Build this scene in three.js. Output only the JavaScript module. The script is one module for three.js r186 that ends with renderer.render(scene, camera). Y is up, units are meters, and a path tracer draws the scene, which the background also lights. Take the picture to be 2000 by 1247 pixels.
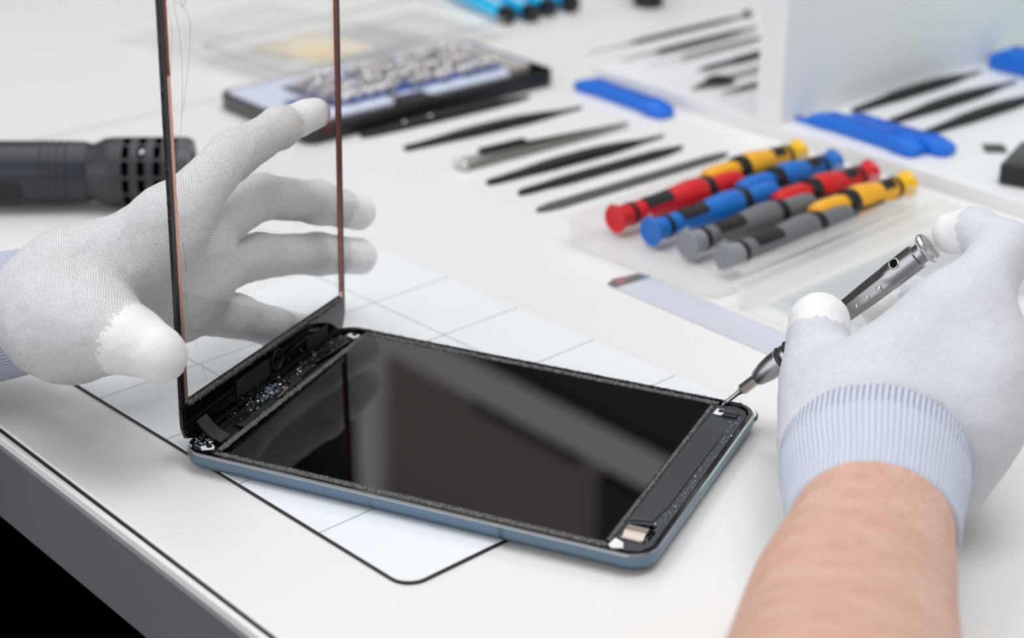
import * as THREE from 'three';
import { RoundedBoxGeometry } from 'three/addons/geometries/RoundedBoxGeometry.js';
import { mergeGeometries, mergeVertices, toCreasedNormals } from 'three/addons/utils/BufferGeometryUtils.js';
import { ImprovedNoise } from 'three/addons/math/ImprovedNoise.js';
import { RectAreaLightUniformsLib } from 'three/addons/lights/RectAreaLightUniformsLib.js';

// ---------------------------------------------------------------- camera, light, exposure
// Axes: x runs along the front edge of the work table, y up, z towards the worker. All numbers below are millimetres, scaled to metres.
const MM = 0.001;
const scene = new THREE.Scene();
const camera = new THREE.PerspectiveCamera(19.98, 2000 / 1247, 0.05, 20);
camera.position.set(0.62184, 0.35078, 0.44137);
camera.up.set(-0.31189, 0.91290, -0.26336);
camera.lookAt(0.62184 - 0.68630, 0.35078 - 0.40812, 0.44137 - 0.60203);
camera.focus = 0.725;
camera.userData.fStop = 6.6;
scene.background = new THREE.Color(0x000000);
const renderer = new THREE.WebGLRenderer({ antialias: true });
renderer.toneMapping = THREE.LinearToneMapping;
renderer.toneMappingExposure = 0.308;
renderer.shadowMap.enabled = true;
RectAreaLightUniformsLib.init();
// two ceiling panels over the table, then two added to brighten shelf and back wall: [x, z, width, depth, intensity]
const PANELS = [[-150, 480, 1300, 900, 3.8], [-1000, -250, 900, 900, 7], [450, -380, 1000, 800, 17], [-1500, -1230, 1900, 360, 12]];
// window-shaped fill light added behind the worker: [x, y, width, height, intensity]
const FILL_WINDOW = [-100, 620, 3000, 1500, 3.9];
const CEILING = 1750;

// ---------------------------------------------------------------- helpers
const used = {};
const numbered = (n) => { const k = used[n] = (used[n] ?? -1) + 1; return k ? `${n}_${String(k).padStart(3, '0')}` : n; };
function rng(seed) { let a = seed >>> 0; return () => { a = (a + 0x6D2B79F5) | 0; let t = Math.imul(a ^ (a >>> 15), 1 | a); t = (t + Math.imul(t ^ (t >>> 7), 61 | t)) ^ t; return ((t ^ (t >>> 14)) >>> 0) / 4294967296; }; }
const noiser = new ImprovedNoise();
const noise = (x, y, z) => noiser.noise(x + 31.7, y + 17.3, z + 5.1);
const V = (p) => new THREE.Vector3(p[0], p[1], p[2]);
const lerp = (a, b, t) => a + (b - a) * t;
const clamp = (x, a, b) => Math.min(b, Math.max(a, x));
const smooth = (a, b, x) => { const t = clamp((x - a) / (b - a), 0, 1); return t * t * (3 - 2 * t); };

function toMetres(g) { if (!g.userData.metres) { g.scale(MM, MM, MM); g.userData.metres = true; } return g; }
function add(name, geometry, material, parent) {
  const list = Array.isArray(geometry) ? geometry : [geometry];
  let g = list[0];
  if (list.length > 1) {
    g = mergeGeometries(list.map((q) => { const n = q.index ? q.toNonIndexed() : q; for (const k of Object.keys(n.attributes)) if (!['position', 'normal', 'uv'].includes(k)) n.deleteAttribute(k); return n; }));
  }
  const m = new THREE.Mesh(toMetres(g), material);
  m.name = parent ? name : numbered(name);
  m.castShadow = m.receiveShadow = true;
  (parent ?? scene).add(m);
  return m;
}
function tag(o, label, category, group) { o.userData = { ...o.userData, label, category }; if (group) o.userData.group = group; return o; }
function thing(name, label, category, pos = [0, 0, 0], turn = 0, group) {
  const o = new THREE.Group(); o.name = numbered(name); scene.add(o);
  o.position.set(pos[0] * MM, pos[1] * MM, pos[2] * MM); o.rotation.y = turn;
  return tag(o, label, category, group);
}
function copyOf(src, pos, turn, label) {
  const c = src.clone(); c.name = numbered(src.name.replace(/_\d{3}$/, '')); scene.add(c);
  c.position.set(pos[0] * MM, pos[1] * MM, pos[2] * MM); c.rotation.set(0, turn, 0);
  c.userData = { ...src.userData }; if (label) c.userData.label = label;
  return c;
}
function struct(name, geometry, material, parent) { const m = add(name, geometry, material, parent); if (!parent) { m.name = name; m.userData.kind = 'structure'; } return m; }
const at = (g, x = 0, y = 0, z = 0) => g.translate(x, y, z);
const rbox = (w, h, d, r = 0.4, seg = 2) => new RoundedBoxGeometry(w, h, d, seg, Math.min(r, w / 2.02, h / 2.02, d / 2.02));
const box = (w, h, d) => new THREE.BoxGeometry(w, h, d);
// flat plate: outline in x, z; thickness t upwards from y0, with a small bevel
function plate(pts, t, bev = 0.15, y0 = 0, curve = false, holes = [], curveSegments = 24) {
  const s = new THREE.Shape();
  if (curve) { const c = new THREE.CatmullRomCurve3(pts.map((p) => new THREE.Vector3(p[0], -p[1], 0)), true, 'catmullrom', 0.5); s.setFromPoints(c.getPoints(pts.length * 6).map((p) => new THREE.Vector2(p.x, p.y))); }
  else s.setFromPoints(pts.map((p) => new THREE.Vector2(p[0], -p[1])));
  for (const h of holes) s.holes.push(new THREE.Path().setFromPoints(h.map((p) => new THREE.Vector2(p[0], -p[1]))));
  const b = Math.min(bev, t * 0.45);
  const g = new THREE.ExtrudeGeometry(s, { depth: t - 2 * b, bevelEnabled: b > 0, bevelThickness: b, bevelSize: b, bevelOffset: -b, bevelSegments: 2, curveSegments });
  return g.rotateX(-Math.PI / 2).translate(0, y0 + b, 0);
}
function roundRect(w, d, r, n = 8, cx = 0, cz = 0) {
  const out = [];
  for (const [sx, sz, a0] of [[1, 1, 0], [-1, 1, 0.5], [-1, -1, 1], [1, -1, 1.5]])
    for (let i = 0; i <= n; i++) { const a = (a0 + 0.5 * i / n) * Math.PI; out.push([cx + sx * (w / 2 - r) + Math.cos(a) * r, cz + sz * (d / 2 - r) + Math.sin(a) * r]); }
  return out;
}
// rings of points joined into a skin; capped where asked
function skin(rings, { capA = false, capB = false, closed = true } = {}) {
  const n = rings[0].length, pos = [], idx = [], uv = [];
  rings.forEach((r, j) => r.forEach((p, i) => { pos.push(p[0], p[1], p[2]); uv.push(i / n, j / (rings.length - 1)); }));
  const m = closed ? n : n - 1;
  for (let j = 0; j + 1 < rings.length; j++) for (let i = 0; i < m; i++) {
    const a = j * n + i, b = j * n + (i + 1) % n, c = a + n, d = b + n; idx.push(a, b, d, a, d, c);
  }
  const cap = (j, flip) => {
    const c = [0, 1, 2].map((k) => rings[j].reduce((s, p) => s + p[k], 0) / n), at0 = pos.length / 3;
    pos.push(...c); uv.push(0.5, 0.5);
    for (let i = 0; i < n; i++) { const a = j * n + i, b = j * n + (i + 1) % n; flip ? idx.push(at0, b, a) : idx.push(at0, a, b); }
  };
  if (capA) cap(0, true);
  if (capB) cap(rings.length - 1, false);
  const g = new THREE.BufferGeometry();
  g.setAttribute('position', new THREE.Float32BufferAttribute(pos, 3)); g.setAttribute('uv', new THREE.Float32BufferAttribute(uv, 2)); g.setIndex(idx);
  g.computeVertexNormals();
  return g;
}
const crease = (g, a = 0.6) => { const m = g.userData.metres; const q = toCreasedNormals(g, a); q.userData.metres = m; return q; };
// profile [radius, along] turned round the axis; the axis is laid along a direction
function turned(profile, seg = 40, creaseAngle = 0.5) { return crease(new THREE.LatheGeometry(profile.map((p) => new THREE.Vector2(Math.max(p[0], 1e-4), p[1])), seg), creaseAngle); }
function along(g, from, to) {
  const a = V(from), d = V(to).sub(a).normalize();
  const q = new THREE.Quaternion().setFromUnitVectors(new THREE.Vector3(0, 1, 0), d);
  return g.applyQuaternion(q).translate(a.x, a.y, a.z);
}
function tube(pts, r, seg = 40, rad = 10, closed = false) { return new THREE.TubeGeometry(new THREE.CatmullRomCurve3(pts.map(V), closed, 'centripetal'), seg, r, rad, closed); }
function bend(g, f) { const p = g.attributes.position; for (let i = 0; i < p.count; i++) { const q = f(p.getX(i), p.getY(i), p.getZ(i)); p.setXYZ(i, q[0], q[1], q[2]); } g.computeVertexNormals(); return g; }

// ---------------------------------------------------------------- textures and materials
function texture(size, fill, srgb, repeat) {
  const d = new Uint8Array(size * size * 4);
  for (let y = 0; y < size; y++) for (let x = 0; x < size; x++) { const c = fill(x / size, y / size, x, y); const k = (y * size + x) * 4; for (let j = 0; j < 3; j++) d[k + j] = clamp(Math.round((c.length ? c[j] : c) * 255), 0, 255); d[k + 3] = 255; }
  const t = new THREE.DataTexture(d, size, size); t.wrapS = t.wrapT = THREE.RepeatWrapping; t.magFilter = THREE.LinearFilter; t.minFilter = THREE.LinearMipmapLinearFilter; t.generateMipmaps = true;
  if (srgb) t.colorSpace = THREE.SRGBColorSpace;
  if (repeat) t.repeat.set(repeat, repeat);
  t.needsUpdate = true; return t;
}
// periodic value noise on the unit square
function tileNoise(seed, cells) {
  const r = rng(seed), g = Array.from({ length: cells * cells }, r);
  return (u, v) => { const x = u * cells, y = v * cells, i = Math.floor(x), j = Math.floor(y), fx = x - i, fy = y - j, s = fx * fx * (3 - 2 * fx), t = fy * fy * (3 - 2 * fy); const G = (a, b) => g[((b % cells + cells) % cells) * cells + (a % cells + cells) % cells]; return lerp(lerp(G(i, j), G(i + 1, j), s), lerp(G(i, j + 1), G(i + 1, j + 1), s), t); };
}
const n8 = tileNoise(1, 8), n32 = tileNoise(2, 32), n128 = tileNoise(3, 128), n256 = tileNoise(4, 256), n64 = tileNoise(5, 64);
// knitted jersey: columns of V shaped stitches with small dark holes; the tile is 16 stitches wide and 16 rows high
const stitch = (u, v) => {
  const jit = (n64(u, v) - 0.5) * 0.35;
  const x = u * 16 + jit, y = v * 16 + 0.25 * Math.abs(((x % 1) + 1) % 1 - 0.5) * 2 + jit;
  const fx = ((x % 1) + 1) % 1, fy = ((y % 1) + 1) % 1;
  const leg = Math.sin(Math.PI * fx) ** 0.6 * 0.6 + 0.4 * Math.sin(Math.PI * fy) ** 0.6;
  const hole = Math.exp(-(((fx < 0.5 ? fx : 1 - fx) / 0.2) ** 2) - (((fy < 0.5 ? fy : 1 - fy) / 0.24) ** 2));
  return [leg, hole];
};
const knitColor = texture(512, (u, v) => { const [, h] = stitch(u, v); const w = clamp(h * (0.45 + 0.9 * n128(u, v)), 0, 1), f = 0.955 + 0.045 * n256(u, v); return [lerp(0.985, 0.62, w) * f, lerp(0.985, 0.63, w) * f, lerp(0.985, 0.65, w) * f]; }, true, 1 / 0.0152);
const knitSoft = texture(512, (u, v) => { const [, h] = stitch(u, v); const w = clamp(h * 0.8 * (0.25 + n128(u, v)) + 0.4 * (n256(u, v) - 0.45) + 0.5 * Math.max(0, n32(u, v) - 0.6), 0, 1); return [lerp(0.925, 0.66, w), lerp(0.93, 0.68, w), lerp(0.945, 0.74, w)]; }, true, 1 / 0.0118);
const knitBump = texture(512, (u, v) => { const [l, h] = stitch(u, v); return clamp(0.25 + 0.55 * l - 0.35 * h + 0.25 * (n256(u, v) - 0.5), 0, 1); }, false, 1 / 0.0152);
// rib knit: four ribs across the tile, its height the whole cuff; bluish elastic yarn shows between the ribs, most of it in the first rows
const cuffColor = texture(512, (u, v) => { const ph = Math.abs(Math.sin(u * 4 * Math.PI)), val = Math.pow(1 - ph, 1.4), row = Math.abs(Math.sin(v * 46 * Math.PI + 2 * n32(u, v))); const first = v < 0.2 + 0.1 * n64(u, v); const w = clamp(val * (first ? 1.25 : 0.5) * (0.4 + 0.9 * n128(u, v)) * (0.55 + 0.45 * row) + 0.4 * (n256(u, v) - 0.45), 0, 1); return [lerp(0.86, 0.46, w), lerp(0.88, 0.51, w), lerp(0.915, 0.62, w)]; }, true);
const darkCuff = texture(256, (u, v) => { const [, h] = stitch(u, v); const w = clamp(h * 0.9 * n64(u, v) + 0.6 * (n256(u, v) - 0.3), 0, 1); return [lerp(0.80, 0.48, w), lerp(0.825, 0.53, w), lerp(0.87, 0.63, w)]; }, true, 1 / 0.015);
const coatBump = texture(256, (u, v) => 0.5 * n32(u, v) + 0.3 * n128(u, v) + 0.2 * n8(u, v), false, 1 / 0.02);
const skinColor = texture(512, (u, v) => { const a = n8(u, v), b = n32(u, v), c = n256(u, v), d = Math.max(0, n64(u, v) - 0.55); const k = 0.5 * a + 0.3 * b + 0.2 * c; return [lerp(0.86, 0.95, k), lerp(0.66, 0.80, k) - 0.10 * d, lerp(0.57, 0.72, k) - 0.10 * d]; }, true, 1 / 0.06);
const skinBump = texture(512, (u, v) => 0.5 * n64(u, v) + 0.3 * n256(u, v) + 0.2 * n32(u, v), false, 1 / 0.05);
const grain = texture(256, (u, v) => { const s = n256(u, v), t = n64(u, v); const k = 0.045 + 0.13 * t * t + (s > 0.72 ? 0.5 * (s - 0.6) : 0); return [k * 1.02, k, k]; }, false, 1 / 0.03);
const brushed = texture(256, (u, v) => 0.75 + 0.25 * tileNoiseRow(v) * n256(u * 0.05, v), false, 40);
function tileNoiseRow(v) { return n256(0.37, v); }
const scuffed = texture(256, (u, v) => { const s = n256(u, v) * n32(u, v); const k = s > 0.6 ? 0.3 : 0.014 + 0.03 * n64(u, v); return [k * 0.85, k, k * 1.2]; }, false, 1 / 0.04);
const std = (color, roughness = 0.5, metalness = 0, extra = {}) => new THREE.MeshPhysicalMaterial({ color, roughness, metalness, ...extra });
const M = {
  laminate: std(0xf2f1ed, 0.38), laminateEdge: std(0xf4f3f1, 0.3), fascia: std(0x76767b, 0.14, 0, { clearcoat: 0.6, clearcoatRoughness: 0.08 }), blackRubber: std(0x0a0a0a, 0.5),
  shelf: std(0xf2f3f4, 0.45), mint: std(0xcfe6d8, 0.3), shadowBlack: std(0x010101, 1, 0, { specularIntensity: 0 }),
  blackPlastic: std(0x0d0e10, 0.32), blackMatte: std(0x121314, 0.55), blackGloss: std(0x050506, 0.08), darkGrey: std(0x2a2b2e, 0.4),
  glass: new THREE.MeshPhysicalMaterial({ color: 0xffffff, roughness: 0.0, transmission: 1, thickness: 0, ior: 1.5, specularIntensity: 0.45 }),
  clearPlastic: new THREE.MeshPhysicalMaterial({ color: 0xf4f6f7, roughness: 0.28, transmission: 0.9, thickness: 0, ior: 1.45 }),
  clearLid: new THREE.MeshPhysicalMaterial({ color: 0xffffff, roughness: 0.12, transmission: 1, thickness: 0, ior: 1.4, specularIntensity: 0.5 }),
  frosted: new THREE.MeshPhysicalMaterial({ color: 0xffffff, roughness: 0.38, transmission: 0.95, thickness: 0, ior: 1.35, specularIntensity: 0.6 }),
  steel: std(0xd8d8d8, 0.26, 1), oldSteel: std(0x9c9a95, 0.3, 1), bitSteel: std(0xf4f0ea, 0.25, 0.6), rackPale: std(0x9aa0bc, 0.4), mirror: std(0xd9d9d9, 0.05, 1), satin: std(0xdde0e8, 0.6, 0.5, { roughnessMap: brushed }), darkSteel: std(0x6a6a68, 0.35, 1), gunmetal: std(0xa4a4a6, 0.34, 1, { roughnessMap: brushed }),
  nickel: std(0xb9ada0, 0.3, 1), rubber: std(0x0b0b0c, 0.42), copper: std(0xecb3a1, 0.4, 0.9), copperDark: std(0x8a4c40, 0.3, 1),
  aluminium: std(0x6a7e8f, 0.3, 1), chamfer: std(0xc9ced2, 0.18, 1), darkRim: std(0x0a0b0d, 0.14, 0, { clearcoat: 0.5 }), fuzz: new THREE.MeshPhysicalMaterial({ color: 0xffffff, map: grain, roughness: 0.75 }),
  screen: std(0x030303, 0.015, 0, { ior: 1.6 }), debris: new THREE.MeshPhysicalMaterial({ color: 0xffffff, map: scuffed, roughness: 0.35 }), whitePaint: std(0xf2f2f2, 0.35),
  plateGrey: std(0x3a3a40, 0.3), ribbon: std(0x2c2e31, 0.38), shard: std(0xc2d6de, 0.05, 0.25), tape: std(0x14161a, 0.12, 0, { clearcoat: 0.7 }),
  knit: new THREE.MeshPhysicalMaterial({ color: 0xffffff, map: knitColor, bumpMap: knitBump, bumpScale: 0.0004, roughness: 0.95, sheen: 0.2 }),
  knitSoft: new THREE.MeshPhysicalMaterial({ color: 0xffffff, map: knitSoft, bumpMap: knitBump, bumpScale: 0.00025, roughness: 0.95, sheen: 0.3 }),
  coat: new THREE.MeshPhysicalMaterial({ color: 0xf7f7f6, bumpMap: coatBump, bumpScale: 0.0002, roughness: 0.62 }),
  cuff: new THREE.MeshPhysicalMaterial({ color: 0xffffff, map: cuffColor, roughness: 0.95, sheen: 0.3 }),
  cuffDark: new THREE.MeshPhysicalMaterial({ color: 0xffffff, map: darkCuff, roughness: 0.95 }),
  skin: new THREE.MeshPhysicalMaterial({ color: 0xffffff, map: skinColor, bumpMap: skinBump, bumpScale: 0.0007, roughness: 0.52 }),
  sleeve: std(0x23242e, 0.9),
  red: std(0xd8141f, 0.42), blue: std(0x0a6fc8, 0.42), yellow: std(0xf7b321, 0.42), grey: std(0x6d6e72, 0.45), greyCap: std(0x8d9197, 0.35), yellowCap: std(0xf9c20a, 0.4),
  pryBlue: std(0x0b74e4, 0.42), pryDeep: std(0x0a5cc4, 0.45), cyan: std(0x06c2f5, 0.18, 0, { clearcoat: 0.8, clearcoatRoughness: 0.05 }), lavender: std(0xd9e1f2, 0.35), insertBlue: std(0x1c4c9e, 0.4), beige: std(0xb4ada0, 0.5),
  gun: std(0x282d37, 0.36), gunHead: std(0x303236, 0.42), olive: std(0x5e5e50, 0.5), paper: std(0xe9e0cc, 0.7), amber: std(0xf1dcb6, 0.6),
  wallWhite: std(0xf2f0ee, 0.85), wallPaint: std(0x9c8f89, 0.8), wallDark: std(0x453e3a, 0.7), railPaint: std(0xfbf7f4, 0.7), panelBlack: std(0x0c0a0a, 0.6), floorDark: std(0x1a1512, 0.6), ceilingPaint: std(0xe8e6e2, 0.9),
};

// ---------------------------------------------------------------- the room
const FLOOR = -750, X0 = -2900, X1 = 2000, Z0 = -1600, Z1 = 1900, WALL = 60;
struct('floor', at(box(X1 - X0 + 120, WALL, Z1 - Z0 + 120), (X0 + X1) / 2, FLOOR - WALL / 2, (Z0 + Z1) / 2), M.floorDark);
struct('ceiling', at(box(X1 - X0 + 120, WALL, Z1 - Z0 + 120), (X0 + X1) / 2, CEILING + WALL / 2, (Z0 + Z1) / 2), M.ceilingPaint);
struct('wall_back', at(box(X1 - X0, CEILING - FLOOR, WALL), (X0 + X1) / 2, (CEILING + FLOOR) / 2, Z0 - WALL / 2), M.wallPaint);
struct('wall_front', at(box(X1 - X0, CEILING - FLOOR, WALL), (X0 + X1) / 2, (CEILING + FLOOR) / 2, Z1 + WALL / 2), M.wallWhite);
struct('wall_left', at(box(WALL, CEILING - FLOOR, Z1 - Z0), X0 - WALL / 2, (CEILING + FLOOR) / 2, (Z0 + Z1) / 2), M.wallPaint);
struct('wall_right', at(box(WALL, CEILING - FLOOR, Z1 - Z0), X1 + WALL / 2, (CEILING + FLOOR) / 2, (Z0 + Z1) / 2), M.wallWhite);
{
  const [x, y, w, h, power] = FILL_WINDOW, z = Z1;
  const win = new THREE.Group(); win.name = 'added_window_1'; win.userData.kind = 'structure'; win.position.set(x * MM, y * MM, z * MM); scene.add(win);  // unseen window, put in to light the hands from the front
  add('pane', at(box(w, h, 6), 0, 0, -6), new THREE.MeshStandardMaterial({ color: 0xffffff, emissive: 0xf4f8ff, emissiveIntensity: 1.0, roughness: 0.5 }), win);
  for (const s of [-1, 1]) { add('frame', at(rbox(60, h + 120, 50, 4), s * (w / 2 + 30), 0, -20), M.railPaint, win); add('frame', at(rbox(w + 120, 60, 50, 4), 0, s * (h / 2 + 30), -20), M.railPaint, win); }
  const l = new THREE.RectAreaLight(0xf6f9ff, power, w * MM, h * MM); l.position.set(x * MM, y * MM, (z - 16) * MM); l.lookAt(x * MM, y * MM, 0); scene.add(l);
}
// the wall that the tablet's display mirrors: dark boarding below a pale rail, a pale upright, darker boarding at its left
struct('trim_1', at(rbox(3300, 84, 30, 4), -450, 1195, Z0 + 15), M.railPaint);
struct('trim_2', at(rbox(74, 900, 34, 4), -2130, 1300, Z0 + 17), M.railPaint);
struct('trim_3', at(rbox(3300, 1900, 16, 3), -450, 200, Z0 + 8), M.wallDark);
struct('trim_4', at(rbox(700, 2490, 16, 3), -2520, 495, Z0 + 8), M.panelBlack);
struct('trim_5', at(rbox(520, 260, 24, 3), -1180, 1390, Z0 + 12), M.panelBlack);
struct('trim_6', at(rbox(300, 22, 30, 3), -1640, 1250, Z0 + 15), M.panelBlack);
const PANEL_LABELS = ['large square ceiling light panel above the front of the table', 'square ceiling light panel above the far left of the table', 'square fill light panel added at the ceiling to brighten the shelf unit', 'long narrow fill light panel added at the ceiling to wash the back wall'];
for (const [x, z, w, d, power] of PANELS) {
  const t = thing('ceiling_light', PANEL_LABELS[PANELS.findIndex((q) => q[0] === x)], 'ceiling light', [x, CEILING, z]);
  const outer = roundRect(w + 50, d + 50, 10), inner = roundRect(w - 4, d - 4, 6);
  add('frame', plate(outer, 30, 2, -30, false, [inner]), std(0xe4e4e4, 0.5), t);
  add('diffuser', at(box(w, 6, d), 0, -12, 0), new THREE.MeshStandardMaterial({ color: 0xffffff, emissive: 0xffffff, emissiveIntensity: 1.2, roughness: 0.6 }), t);
  const l = new THREE.RectAreaLight(0xfafbff, power, w * MM, d * MM);
  l.position.set(x * MM, (CEILING - 32) * MM, z * MM); l.lookAt(x * MM, 0, z * MM); scene.add(l);
}

// ---------------------------------------------------------------- work table
{
  const t = thing('work_table', 'white laminate work table with a black groove and grey fascia along its front edge', 'table', [0, FLOOR, 0]);
  const up = -FLOOR, LEFT = -1300, RIGHT = 1000, BACK = -760, FRONT = 159;
  const panel = (x0, x1) => at(rbox(x1 - x0, 25, FRONT - BACK, 0.8), (x0 + x1) / 2, up - 12.5, (FRONT + BACK) / 2);
  add('table_top', panel(LEFT, -356.4), M.laminate, t);
  add('table_top', panel(-353.6, RIGHT), M.laminate, t);
  add('groove_strip', at(box(RIGHT - LEFT, 20, 1.6), (LEFT + RIGHT) / 2, up - 11, FRONT + 0.9), M.blackRubber, t);
  add('edge_strip', at(rbox(RIGHT - LEFT, 24, 2.6, 0.9), (LEFT + RIGHT) / 2, up - 12.4, FRONT + 3.0), M.laminateEdge, t);
  add('fascia', at(rbox(RIGHT - LEFT, 36, 3, 0.6), (LEFT + RIGHT) / 2, up - 22, FRONT + 4.6), M.fascia, t);
  add('joint_batten', at(box(60, 18, FRONT - BACK), -355, up - 35, (FRONT + BACK) / 2), std(0x777772, 0.7), t);
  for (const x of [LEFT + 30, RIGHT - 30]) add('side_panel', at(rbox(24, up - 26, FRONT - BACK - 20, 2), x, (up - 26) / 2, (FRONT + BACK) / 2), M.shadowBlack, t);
  add('modesty_panel', at(rbox(RIGHT - LEFT - 90, up - 60, 18, 2), (LEFT + RIGHT) / 2, (up - 60) / 2 + 20, -120), M.shadowBlack, t);  // under-table shade put into its black colour
  add('added_dark_cabinet', at(rbox(420, up - 70, 300, 4), 420, (up - 70) / 2, 20), M.shadowBlack, t);  // added black block that keeps the space under the table dark
}

// ---------------------------------------------------------------- divided shelf unit at the back of the table
{
  const t = thing('shelf_unit', 'white shelf unit with an upright divider standing at the back of the table', 'shelf', [0, 0, 0]);
  add('bottom_board', at(rbox(760, 9, 270, 0.8), 150, 4.5, -512), M.shelf, t);
  add('divider', at(rbox(20, 230, 262, 0.8), -76, 124, -509), M.shelf, t);
  add('end_board', at(rbox(20, 230, 262, 0.8), 510, 124, -509), M.shelf, t);
  add('back_panel', at(rbox(580, 230, 4, 0.6), 220, 124, -642), M.mint, t);
}

// ---------------------------------------------------------------- gridded repair mat
{
  const mat = thing('repair_mat', 'thin white gridded repair mat with a black edge lying under the tablet', 'mat', [0, 0, 0]);
  const W = 254, D = 200;
  mat.position.set(186.2 * MM, 0, 107.7 * MM); mat.rotation.y = 0.0418;
  const outline = roundRect(W, D, 9, 10, -W / 2, -D / 2);
  add('base', plate(outline, 1.1, 0.15, 0), M.blackRubber, mat);
  const c = document.createElement('canvas'); c.width = 2032; c.height = 1600; const k = c.getContext('2d');
  k.fillStyle = '#f4f8fb'; k.fillRect(0, 0, c.width, c.height);
  k.strokeStyle = '#6f757b'; k.lineWidth = 3.4;
  for (let i = 1; i < 5; i++) { const x = c.width - i * 50.7 * 8; k.beginPath(); k.moveTo(x, 0); k.lineTo(x, c.height); k.stroke(); }
  for (let i = 1; i < 4; i++) { const y = c.height - i * 50.7 * 8; k.beginPath(); k.moveTo(0, y); k.lineTo(c.width, y); k.stroke(); }
  const tex = new THREE.CanvasTexture(c); tex.colorSpace = THREE.SRGBColorSpace; tex.anisotropy = 8;
  const g = plate(roundRect(W - 1.2, D - 1.2, 8.4, 10, -W / 2, -D / 2), 0.45, 0.1, 1.1);
  const p = g.attributes.position, uv = g.attributes.uv;
  for (let i = 0; i < p.count; i++) uv.setXY(i, 1 + p.getX(i) / W, -p.getZ(i) / D);
  add('printed_sheet', g, new THREE.MeshPhysicalMaterial({ map: tex, roughness: 0.32 }), mat);
}

// ---------------------------------------------------------------- the open tablet
const TURN = 0.43275;
function fuzzStrip(len, w, h, seed, step = 0.35) {           // torn foam adhesive: a rough bead from x = 0 to len
  const n = Math.round(len / step), rows = [], r = rng(seed), A = 6;
  for (let i = 0; i <= n; i++) {
    const x = len * i / n, row = [];
    const e0 = 1 + 0.7 * noise(x * 0.8, seed, 0) + 0.45 * (r() - 0.5), e1 = 1 + 0.7 * noise(x * 0.8, seed, 9) + 0.45 * (r() - 0.5), hh = h * (0.75 + 0.5 * noise(x * 0.5, seed, 3));
    for (let j = 0; j <= A; j++) { const s = j / A * 2 - 1; row.push([x, (j === 0 || j === A ? 0 : hh * Math.sqrt(1 - s * s * 0.85) * (0.35 + 1.3 * r())), s * (w / 2) * (s < 0 ? e0 : e1)]); }
    rows.push(row);
  }
  const g = skin(rows, { closed: false });
  const p = g.attributes.position, uv = g.attributes.uv; for (let i = 0; i < p.count; i++) uv.setXY(i, p.getX(i) * MM, p.getZ(i) * MM + p.getY(i) * MM);
  return g;
}
const tabletAt = [119, 0, 19.2];
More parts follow.
